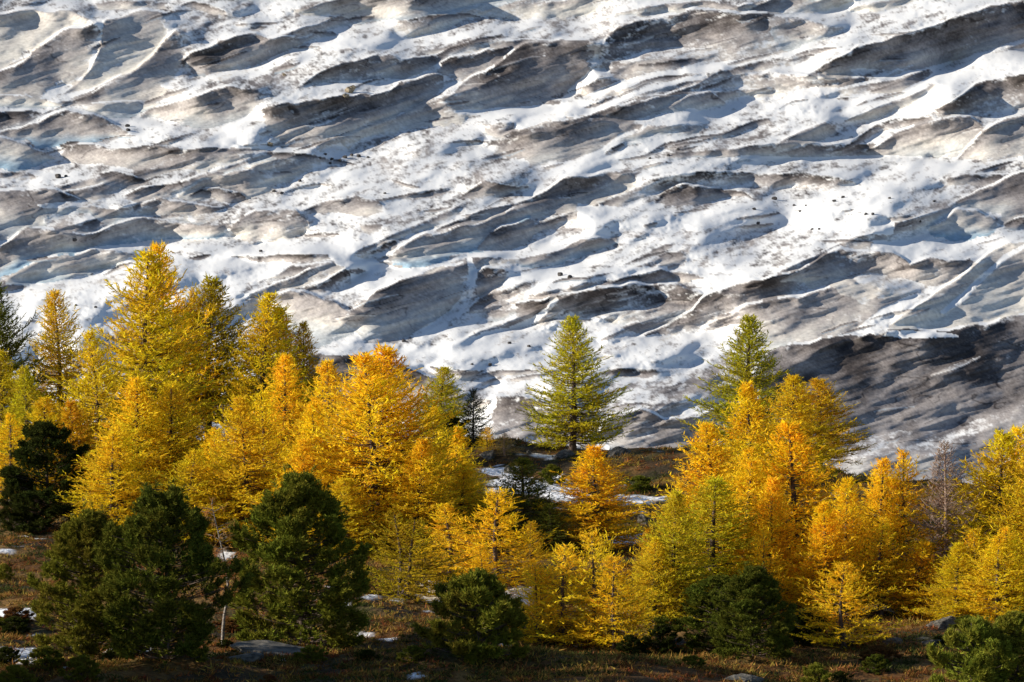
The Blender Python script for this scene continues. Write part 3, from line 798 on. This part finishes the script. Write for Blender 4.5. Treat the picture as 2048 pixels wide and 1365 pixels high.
# (tip x, tip y, base y, half width, form, hue, label)
TREES = [
 (-8,568,885,72,'F','d','dark green larch cut off by the left edge, its branches over the snow'),
 (117,588,880,72,'A','v','slim olive yellow larch with pointed tip before snow, second from left edge'),
 (5,706,950,62,'B','g','greenish larch at the left edge below the dark green one'),
 (55,738,955,58,'E','g','green yellow larch just below the slim pointed larch at far left'),
 (22,832,1010,64,'G','o','orange larch low at the left edge beside the black pine'),
 (195,668,985,72,'C','v','olive larch with a long bare brown trunk left of the tallest larch'),
 (150,805,1000,56,'B','m','brownish orange larch half hidden behind the black stone pine'),
 (324,496,905,84,'C','o','tallest larch with thin orange tip standing against the snow'),
 (297,512,930,112,'A','v','broad olive yellow larch leaning together with the tallest larch'),
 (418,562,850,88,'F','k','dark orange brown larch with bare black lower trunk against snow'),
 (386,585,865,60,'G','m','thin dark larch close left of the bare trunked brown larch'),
 (528,592,905,82,'A','v','rounded yellow green larch right of the bare trunked brown larch'),
 (556,622,880,84,'E','y','yellow larch in front of the rounded yellow green one'),
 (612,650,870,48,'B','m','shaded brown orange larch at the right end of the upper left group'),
 (275,762,1040,98,'E','b','bright yellow broad larch in front of the tallest larch'),
 (350,768,1020,86,'C','v','olive toned larch right of the bright broad one under the tallest larch'),
 (428,862,1060,62,'B','y','small yellow larch between two larger ones above the birch'),
 (566,716,1010,74,'B','b','bright yellow larch with pale trunk in the middle of the left group'),
 (486,800,1090,90,'A','v','yellow green larch whose dark straight trunk ends left of the large pine'),
 (526,792,1070,78,'G','y','yellow larch right behind the top left of the large stone pine'),
 (660,728,1030,84,'E','b','bright golden larch left of the two broad amber larches'),
 (631,812,1075,66,'B','y','narrow yellow larch squeezed below the bright golden one'),
 (733,716,1100,124,'C','y','broad amber larch with thick dark trunk in the centre left'),
 (779,702,1085,112,'F','o','amber larch with long dark side branches right of its broad twin'),
 (886,738,885,58,'A','g','small olive green larch on the ridge beside the dark spruce'),
 (868,818,1010,54,'B','b','slim golden larch right of the amber pair'),
 (912,858,1050,62,'E','b','slim golden larch with white trunk, lower right of the other slim one'),
 (928,932,1075,62,'A','y','golden larch beside the snow patch at the right end of the left group'),
 (690,960,1120,80,'A','v','low olive yellow larch under the broad amber larch, right of the large pine'),
 (800,1032,1195,84,'X','k','dark olive multi stemmed larch low between large pine and small pine'),
 (898,1010,1160,74,'G','y','thin yellow larch behind the small round pine'),
 (1000,984,1180,98,'Y','o','open orange larch with twin tips above the small round pine'),
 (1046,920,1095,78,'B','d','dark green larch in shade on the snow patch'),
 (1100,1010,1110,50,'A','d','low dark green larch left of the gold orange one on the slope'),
 (1192,896,1100,88,'E','o','gold orange larch with spiky top on the central slope'),
 (1132,1096,1290,86,'Y','b','bright yellow young larch, left of the three at bottom centre'),
 (1188,1070,1290,84,'Z','b','tallest of the three bright young larches at bottom centre'),
 (1228,1118,1300,66,'Y','o','orange young larch, right of the three at bottom centre'),
 (1288,1060,1225,48,'G','m','thin brownish larch between the young trio and the green larch'),
 (1145,640,903,84,'E','g','lone conical yellow green larch on the ridge before the snow'),
 (1497,638,915,88,'E','G','tall green larch rising highest on the right before the glacier'),
 (1586,755,965,76,'B','v','yellow green larch with pointed tip right of the tall green one'),
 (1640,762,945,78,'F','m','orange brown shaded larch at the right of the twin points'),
 (1500,772,1060,84,'E','y','golden larch directly under the tall green one'),
 (1420,852,1160,98,'A','y','broad yellow larch at the left shoulder of the right group'),
 (1580,852,1195,114,'C','o','large orange yellow larch in the middle of the right group'),
 (1424,962,1215,104,'B','g','green larch with dark twigs at the left of the right group'),
 (1346,988,1245,74,'E','g','yellow green larch at the left edge of the right group'),
 (1730,922,1210,76,'L','b','golden larch on a slanting trunk in the right group'),
 (1795,908,1218,80,'G','o','orange larch on a dark forked trunk beside the bare larch'),
 (1885,892,1235,88,'N','p','bare pinkish grey larch without needles near the right edge'),
 (1998,872,1225,104,'F','v','yellow green larch with feathered branches near the right edge'),
 (2038,862,1205,90,'C','y','yellow larch cut off by the right edge'),
 (2085,850,1215,90,'A','v','yellow green larch mostly outside the right edge'),
 (1945,1062,1240,66,'G','y','low yellow larch with thin stems under the feathered one at right'),
 (1528,1066,1240,58,'Z','o','small sparse orange larch above the dark pine bush at right'),
 (1688,1132,1295,80,'Y','y','small yellow larch with wide low branches in front of the right group'),
 (1650,1010,1230,70,'E','o','orange larch behind the small wide branched one'),
 (1010,868,912,30,'N','k','thin brown leafless larch on the ridge beside the spruce'),
 (90,800,1000,74,'A','v','olive larch between the slim pointed larch and the black stone pine'),
 (232,852,1070,78,'D','y','yellow larch left below the bright broad one, above the pine pair'),
 (385,905,1090,72,'C','v','olive yellow larch right above the taller pine of the pair'),
 (602,884,1110,74,'A','y','yellow larch peeking over the right shoulder of the large pine'),
 (842,884,1100,78,'E','y','full yellow larch at the right foot of the amber pair'),
 (850,1100,1195,52,'Z','v','short yellow green larch left behind the small round pine'),
 (962,1092,1205,46,'Y','y','little yellow larch behind the right side of the small round pine'),
 (1078,1132,1285,54,'X','o','low orange larch just left of the bright young trio'),
 (1062,1048,1140,42,'Z','m','short brownish larch under the dark green one on the slope'),
 (1482,902,1190,84,'D','y','yellow larch in the right group between the green one and the large orange one'),
 (1542,962,1215,74,'E','b','bright yellow larch low in the right group behind the pine bush'),
 (1692,962,1220,66,'B','y','yellow larch left of the slanting trunk in the right group'),
 (1762,1042,1232,62,'G','b','low bright larch between the slanting and the forked trunks'),
 (1838,1085,1240,60,'C','o','orange larch in front of the gap beside the bare larch, its left'),
 (1912,1090,1245,60,'E','v','olive larch in front of the bare larch, its right'),
 (2002,1060,1250,74,'D','y','broad low yellow larch near the right edge above the pine bushes'),
 (1312,1080,1255,54,'C','v','small olive larch at the far left foot of the right group'),
 (976,856,905,20,'Y','y','tiny yellow larch sapling on the ridge next to the spruce'),
]
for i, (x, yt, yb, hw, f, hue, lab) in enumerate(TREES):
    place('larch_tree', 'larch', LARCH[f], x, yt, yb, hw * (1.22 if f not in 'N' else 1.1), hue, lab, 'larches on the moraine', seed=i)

PG = {'p': (.115, .125, .017), 'q': (.165, .168, .021), 'r': (.045, .055, .012), 's': (.24, .24, .03), 'u': (.20, .09, .03)}
HUE.update(PG)
PINES = [
 (95,838,1062,80,'D','r','nearly black stone pine at the left below the olive larches'),
 (42,945,1062,42,'A','r','low black pine at the foot of the nearly black stone pine'),
 (182,1018,1305,98,'B','q','dense green stone pine at bottom left, lower of the touching pair'),
 (332,968,1318,118,'A','p','dense green stone pine with rounded top, taller of the touching pair'),
 (606,944,1290,124,'B','q','large egg shaped stone pine right of the birch'),
 (955,1146,1312,86,'C','q','small round stone pine at the bottom centre'),
 (1440,1150,1305,84,'D','p','dark stone pine bush under the green larch at right'),
 (1508,1132,1312,76,'B','p','dark stone pine bush behind the small sparse orange larch'),
 (1622,1220,1290,46,'C','r','low black pine bush left of the small wide branched larch'),
 (1945,1238,1400,68,'C','s','green pine bush in the bottom right corner, left of two'),
 (2032,1222,1390,72,'B','s','green pine bush in the bottom right corner, cut off by the edge'),
 (906,832,885,26,'D','r','little dark pine on the ridge left of the spruce'),
]
for i, (x, yt, yb, hw, f, hue, lab) in enumerate(PINES):
    place('stone_pine', 'pine', PINE[f], x, yt, yb, hw * 1.3, hue, lab, 'stone pines among the larches', seed=100 + i)
SHRUBS = [(1105,930,968,26,'q','bright green dwarf pine shrub beside the snow patch on the slope'),(1278,952,985,30,'q','dark green dwarf pine shrub on the slope right of the gold orange larch'),
 (918,1140,1180,32,'r','dark shrub behind the small round stone pine'),(8,1128,1160,20,'s','yellow green shrub at the left edge'),(1632,1328,1372,34,'s','small green pine shrub at the bottom edge, right'),
 (1260,1270,1310,30,'r','dark shrub at the right foot of the young larch trio'),(1320,1250,1310,40,'r','dark juniper shrub left of the pine bush under the green larch'),
 (30,1330,1375,40,'s','yellow green shrub in the bottom left corner'),(1750,1310,1345,30,'p','low shrub in front of the path at right'),(945,1290,1330,22,'q','tiny pine seedling below the small round stone pine')]
for i, (x, yt, yb, hw, hue, lab) in enumerate(SHRUBS):
    place('dwarf_pine_shrub', 'shrub', PINE['C'], x, yt, yb, hw, hue, lab, 'low shrubs on the heath', seed=200 + i)
rs_ = random.Random(44)
for i in range(34):
    y = rs_.uniform(1215, 1372); x = rs_.uniform(0, 2048); hw = rs_.uniform(16, 44)
    place('heath_shrub', 'shrub', PINE['C'], x, y - hw * rs_.uniform(.7, 1.1), y, hw, (hq := rs_.choice('rrpuuq')), 'low %s heath shrub %s' % ({'r': 'black green', 'p': 'dark green', 'u': 'rust brown', 'q': 'olive green'}[hq], 'at the bottom %s of the foreground' % ('left' if x < 680 else 'centre' if x < 1360 else 'right') if y > 1295 else 'on the lit heath behind the %s foreground' % ('left' if x < 680 else 'middle' if x < 1360 else 'right')), 'low heath shrubs in the foreground', seed=400 + i)
place('spruce_tree', 'spruce', SPRUCE, 946, 784, 892, 34, 'r', 'small dark spruce on the ridge against the glacier')

# unseen stand outside the left edge, added so its long shadows darken the foreground
for i, (dx, dy, h, hw_, f, hue, lab) in enumerate([(-28.5,180,15,3.0,'A','v','tall unseen larch added for shade outside the left edge, nearest the frame'),(-29.5,184,14,3.1,'B','y','second unseen larch added for shade outside the left edge'),
        (-33,182,16,3.4,'E','v','broad unseen larch added for shade outside the left edge behind the first'),(-31,186.5,9,2.4,'C','o','orange unseen larch added for shade outside the left edge by the snow'),(-38,178,17,3.6,'F','y','tallest unseen larch added for shade outside the left edge'),
        (-37,183.5,16,3.4,'A','v','yellow green unseen larch added for shade farthest outside the left edge'),(-27,176,14,3.0,'B','g','green unseen larch added for shade outside the lower left corner'),(-34,175.5,16,3.3,'E','y','golden unseen larch added for shade outside the lower left corner')]):
    z = float(ground_z(dx, dy)); pr_ = LARCH[f]
    e = bpy.data.objects.new('larch_tree', None); COL.objects.link(e); e.location = (dx, dy, z - 0.05)
    e.scale = (hw_ / pr_[3], hw_ / pr_[3], h / pr_[2]); e.rotation_euler = (0, 0, i * 1.1)
    link('trunk', pr_[0], e); c = link('crown', pr_[1], e); c.color = (*HUE[hue], 1)
    tag(e, lab, 'larch', 'unseen larches added to shade the foreground')

# birch with a kinked white trunk
def birch():
    rs = np.random.RandomState(77)
    b = ground_hit(445, 1292)
    s = b.y / F
    px = [(445,1292),(446,1262),(449,1230),(455,1200),(457,1165),(453,1135),(447,1100),(440,1070),(432,1035),(425,1000)]
    pts = np.array([[(x - 445) * s, 0.05 * math.sin(i), (1292 - y) * s] for i, (x, y) in enumerate(px)])
    pts[0, 2] -= 0.1
    tv, tf = [], []
    tube(tv, tf, pts, np.linspace(0.095, 0.015, len(px)), 8)
    P, Dv, L, Wd = [], [], [], []
    for i in range(60):
        t = 0.35 + 0.65 * rs.rand(); q = t * (len(px) - 1); k = min(int(q), len(px) - 2)
        a = pts[k] + (pts[k + 1] - pts[k]) * (q - k)
        az = rs.rand() * 6.28; bl = 0.5 + 0.9 * rs.rand() * (1.2 - t)
        e = a + np.array([math.cos(az) * bl, math.sin(az) * bl, 0.35 * bl])
        tube(tv, tf, [a, (a + e) / 2 + [0, 0, .06], e], [0.02, 0.012, 0.004], 3)
        for j in range(9):
            u = 0.3 + 0.7 * rs.rand()
            P.append(a + (e - a) * u); Dv.append(unit(rs.normal(size=3) + (e - a)))
            L.append(0.22 + 0.2 * rs.rand()); Wd.append(0.035)
    V, Fc = blades(np.array(P), np.array(Dv), np.array(L), np.array(Wd), rs, rs.normal(size=(len(P), 3)) * 0.3)
    e = bpy.data.objects.new('birch_tree', None); COL.objects.link(e); e.location = b
    link('trunk', poly_mesh('birch_trunk', np.array(tv), tf, M_BIRCH, True), e)
    c = link('crown', poly_mesh('birch_crown', V, Fc, M_LARCH), e); c.color = (.42, .2, .06, 1)
    tag(e, 'slender birch with kinked white trunk between the two large pines', 'birch')
birch()

# ------------------------------------------------------------------ rocks
def rock_mesh(seed, mat, sub=4):
    import bmesh
    bm = bmesh.new()
    bmesh.ops.create_icosphere(bm, subdivisions=sub, radius=1.0)
    rs = np.random.RandomState(seed)
    pl = [(unit(rs.normal(size=3) * [1, 1, .8]), 0.42 + 0.4 * rs.rand()) for _ in range(14)]
    C = np.array([v.co[:] for v in bm.verts])
    for n, d in pl:
        o = C @ n - d
        C = C - n * np.maximum(o, 0)[:, None] * 0.93
    nn = fbm(C[:, 0] * 2.4 + seed + C[:, 2] * 1.3, C[:, 1] * 2.4 + C[:, 2] * 1.9, 81, 5, 0.6) - 0.5
    C = C + unit(C) * nn[:, None] * 0.34
    for v, c in zip(bm.verts, C): v.co = c
    me = bpy.data.meshes.new('rock'); bm.to_mesh(me); bm.free()
    me.materials.append(mat)
    return me
RK = [rock_mesh(s, M_ROCK) for s in (1, 2, 3)]
BOULD = [(550,1306,112,20,'long flat grey rock slab in front of the large egg shaped pine'),(480,1325,60,16,'small flat rock below the long grey slab'),
 (1242,910,34,16,'pale boulder on the ridge right of the lone larch'),(978,914,26,14,'grey boulder on the ridge below the spruce'),(1020,900,20,10,'small grey boulder on the ridge near the tiny larch sapling'),
 (1128,914,30,14,'grey boulder at the foot of the lone ridge larch'),(1190,912,26,12,'low boulder between the lone larch and the pale boulder'),
 (1022,948,16,14,'pale upright stone beside the snow patch'),(1058,908,9,7,'white stone next to the small snow spot on the ridge'),(1362,1292,20,14,'grey stone left of the pine bush at right'),
 (1885,1252,44,16,'sunlit rock outcrop at right above the path'),(1790,1284,34,8,'low grey stones left of the sunlit outcrop, beside the path'),(1860,1288,28,8,'low grey stone right of the other one by the path'),
 (1290,1045,30,16,'bluish rock in shade left of the green larch'),(1480,1362,60,12,'flat rock at the bottom edge near the pine bush'),(880,915,14,8,'small stone on the ridge under the golden slim larch'),(160,1302,34,10,'pale rock at the foot of the pine pair, left')]
for i, (x, y, rw, rh, lab) in enumerate(BOULD):
    p = ground_hit(x, y); s = p.y / F
    o = link('boulder', RK[i % 3]); o.location = p + Vector((0, 0, rh * s * 0.15))
    o.scale = (rw * s, rw * s * 0.8, rh * s * 1.15); o.rotation_euler = (0, 0, i * 1.3 if rw < 50 else 0.1)
    tag(o, lab, 'boulder', 'boulders on the moraine')
ST = [rock_mesh(s, M_STONE, 3) for s in (5, 6)]
TB = rock_mesh(9, M_TAN)
for (x, y, r, lab) in ((702,186,14,'large tan boulder resting on the upper glacier'),(692,196,8,'smaller tan boulder leaning below the large tan one on the glacier'),(568,151,5,'little brown stone on snow of the upper left glacier'),(541,293,7,'rounded brown stone at the rim of a snow ledge on the glacier')):
    p = glacier_at(x, y); s = p.y / F
    o = link('boulder', TB); o.location = p + Vector((0, 0, r * s * .35)); o.scale = (r * s, r * s * .9, r * s * .75); o.rotation_euler = (0, 0, x)
    tag(o, lab, 'boulder')
STN = [(257,254,6),(257,262,6),(1119,551,8),(1140,555,7),(1508,421,5),(1515,447,5),(1550,399,7),(1588,413,4),(1601,424,4),(1612,411,3),(1669,403,5),(1686,396,5),(1779,398,4),(1732,430,5),(1746,430,5),(522,504,5),(147,482,6),(690,315,6),(705,312,5),(680,322,5),(665,320,5),(718,314,6),(650,310,4),(770,388,4),(600,363,5),(548,385,5),(564,388,5),(808,685,6),(1018,687,5),(1058,694,5),(980,733,6),(945,730,4),(730,712,8),(1355,300,4),(1335,312,4),(1300,318,4),(1638,460,4),(1625,461,4),(640,318,4),(735,316,4),(660,328,4),(1840,444,4),(1840,445,4),(1868,404,4),(193,615,4),(153,612,4),(115,355,9),(132,354,5)]
for i, (x, y, r) in enumerate(STN):
    p = glacier_at(x, y); s = p.y / F
    o = link('stone', ST[i % 2]); o.location = p + Vector((0, 0, r * s * .3)); o.scale = (r * s, r * s, r * s * .7); o.rotation_euler = (0, 0, i)
    tag(o, 'small dark stone lying on the %s %s of the glacier' % ('upper' if y < 340 else 'middle' if y < 580 else 'lower', 'left' if x < 500 else 'centre left' if x < 1024 else 'centre right' if x < 1536 else 'right'), 'stone', 'small dark stones on the glacier')

# ------------------------------------------------------------------ heath
def heath(name, n, seed, mat, colr, thr, lab, size=0.2, blades_n=15):
    rs = np.random.RandomState(seed)
    k = n * 6
    x = rs.uniform(-60, 2110, k); y = rs.uniform(885, 1420, k)
    a, b = ray(x, y)
    Y = (4.2 + 0.0336 * 190 - CAMZ) / (b + 0.0336)
    Y = Y + rs.normal(size=k) * 2
    X = a * Y
    Yr = plane_D(np.interp(x, SKY_X, SKY_Y))
    px_, py_ = to_px(X, Y, ground_z(X, Y))
    s_ = np.zeros(k)
    for (cx, cy, rx_, ry_) in SNOWP:
        s_ = np.maximum(s_, 1.35 - np.hypot((px_ - cx) / rx_, (py_ - cy) / ry_))
    ok = (Y < Yr + 6) & (fbm(X / 3.0 + seed, Y / 4.0, 90 + seed % 5, 3) > thr) & (s_ + (rs.rand(k) - 0.5) * 0.9 < 0.5)
    X = X[ok][:n]; Y = Y[ok][:n]; Z = ground_z(X, Y)
    m = len(X)
    c = np.repeat(np.stack([X, Y, Z], -1), blades_n, 0)
    S = m * blades_n
    sc = np.repeat(size * (0.5 + rs.rand(m)), blades_n)
    dv = rs.normal(size=(S, 3)) * [1, 1, .45] + [0, 0, 0.75]; dv = unit(dv)
    c = c + rs.normal(size=(S, 3)) * sc[:, None] * [0.7, 0.7, 0.05]
    sd = unit(np.cross(dv, rs.normal(size=(S, 3)))) * (sc * 0.11)[:, None]
    V = np.stack([c - sd, c + sd, c + dv * (sc * (0.7 + 0.6 * rs.rand(S)))[:, None]], 1).reshape(-1, 3)
    Fc = [(3 * i, 3 * i + 1, 3 * i + 2) for i in range(S)]
    o = link(name, poly_mesh(name, V, Fc, mat)); o.color = (*colr, 1)
    tag(o, lab, 'heath', kind='stuff')
heath('rust_heath', 9000, 301, M_HEATH, (.19, .085, .025), 0.46, 'rust red dwarf shrubs covering the moraine')
heath('straw_grass', 9000, 302, M_HEATH, (.30, .18, .045), 0.47, 'straw coloured dry grass between the shrubs', 0.24)
heath('green_heath', 8000, 303, M_HEATH, (.055, .065, .018), 0.49, 'dark green low juniper and heather cover', 0.22)
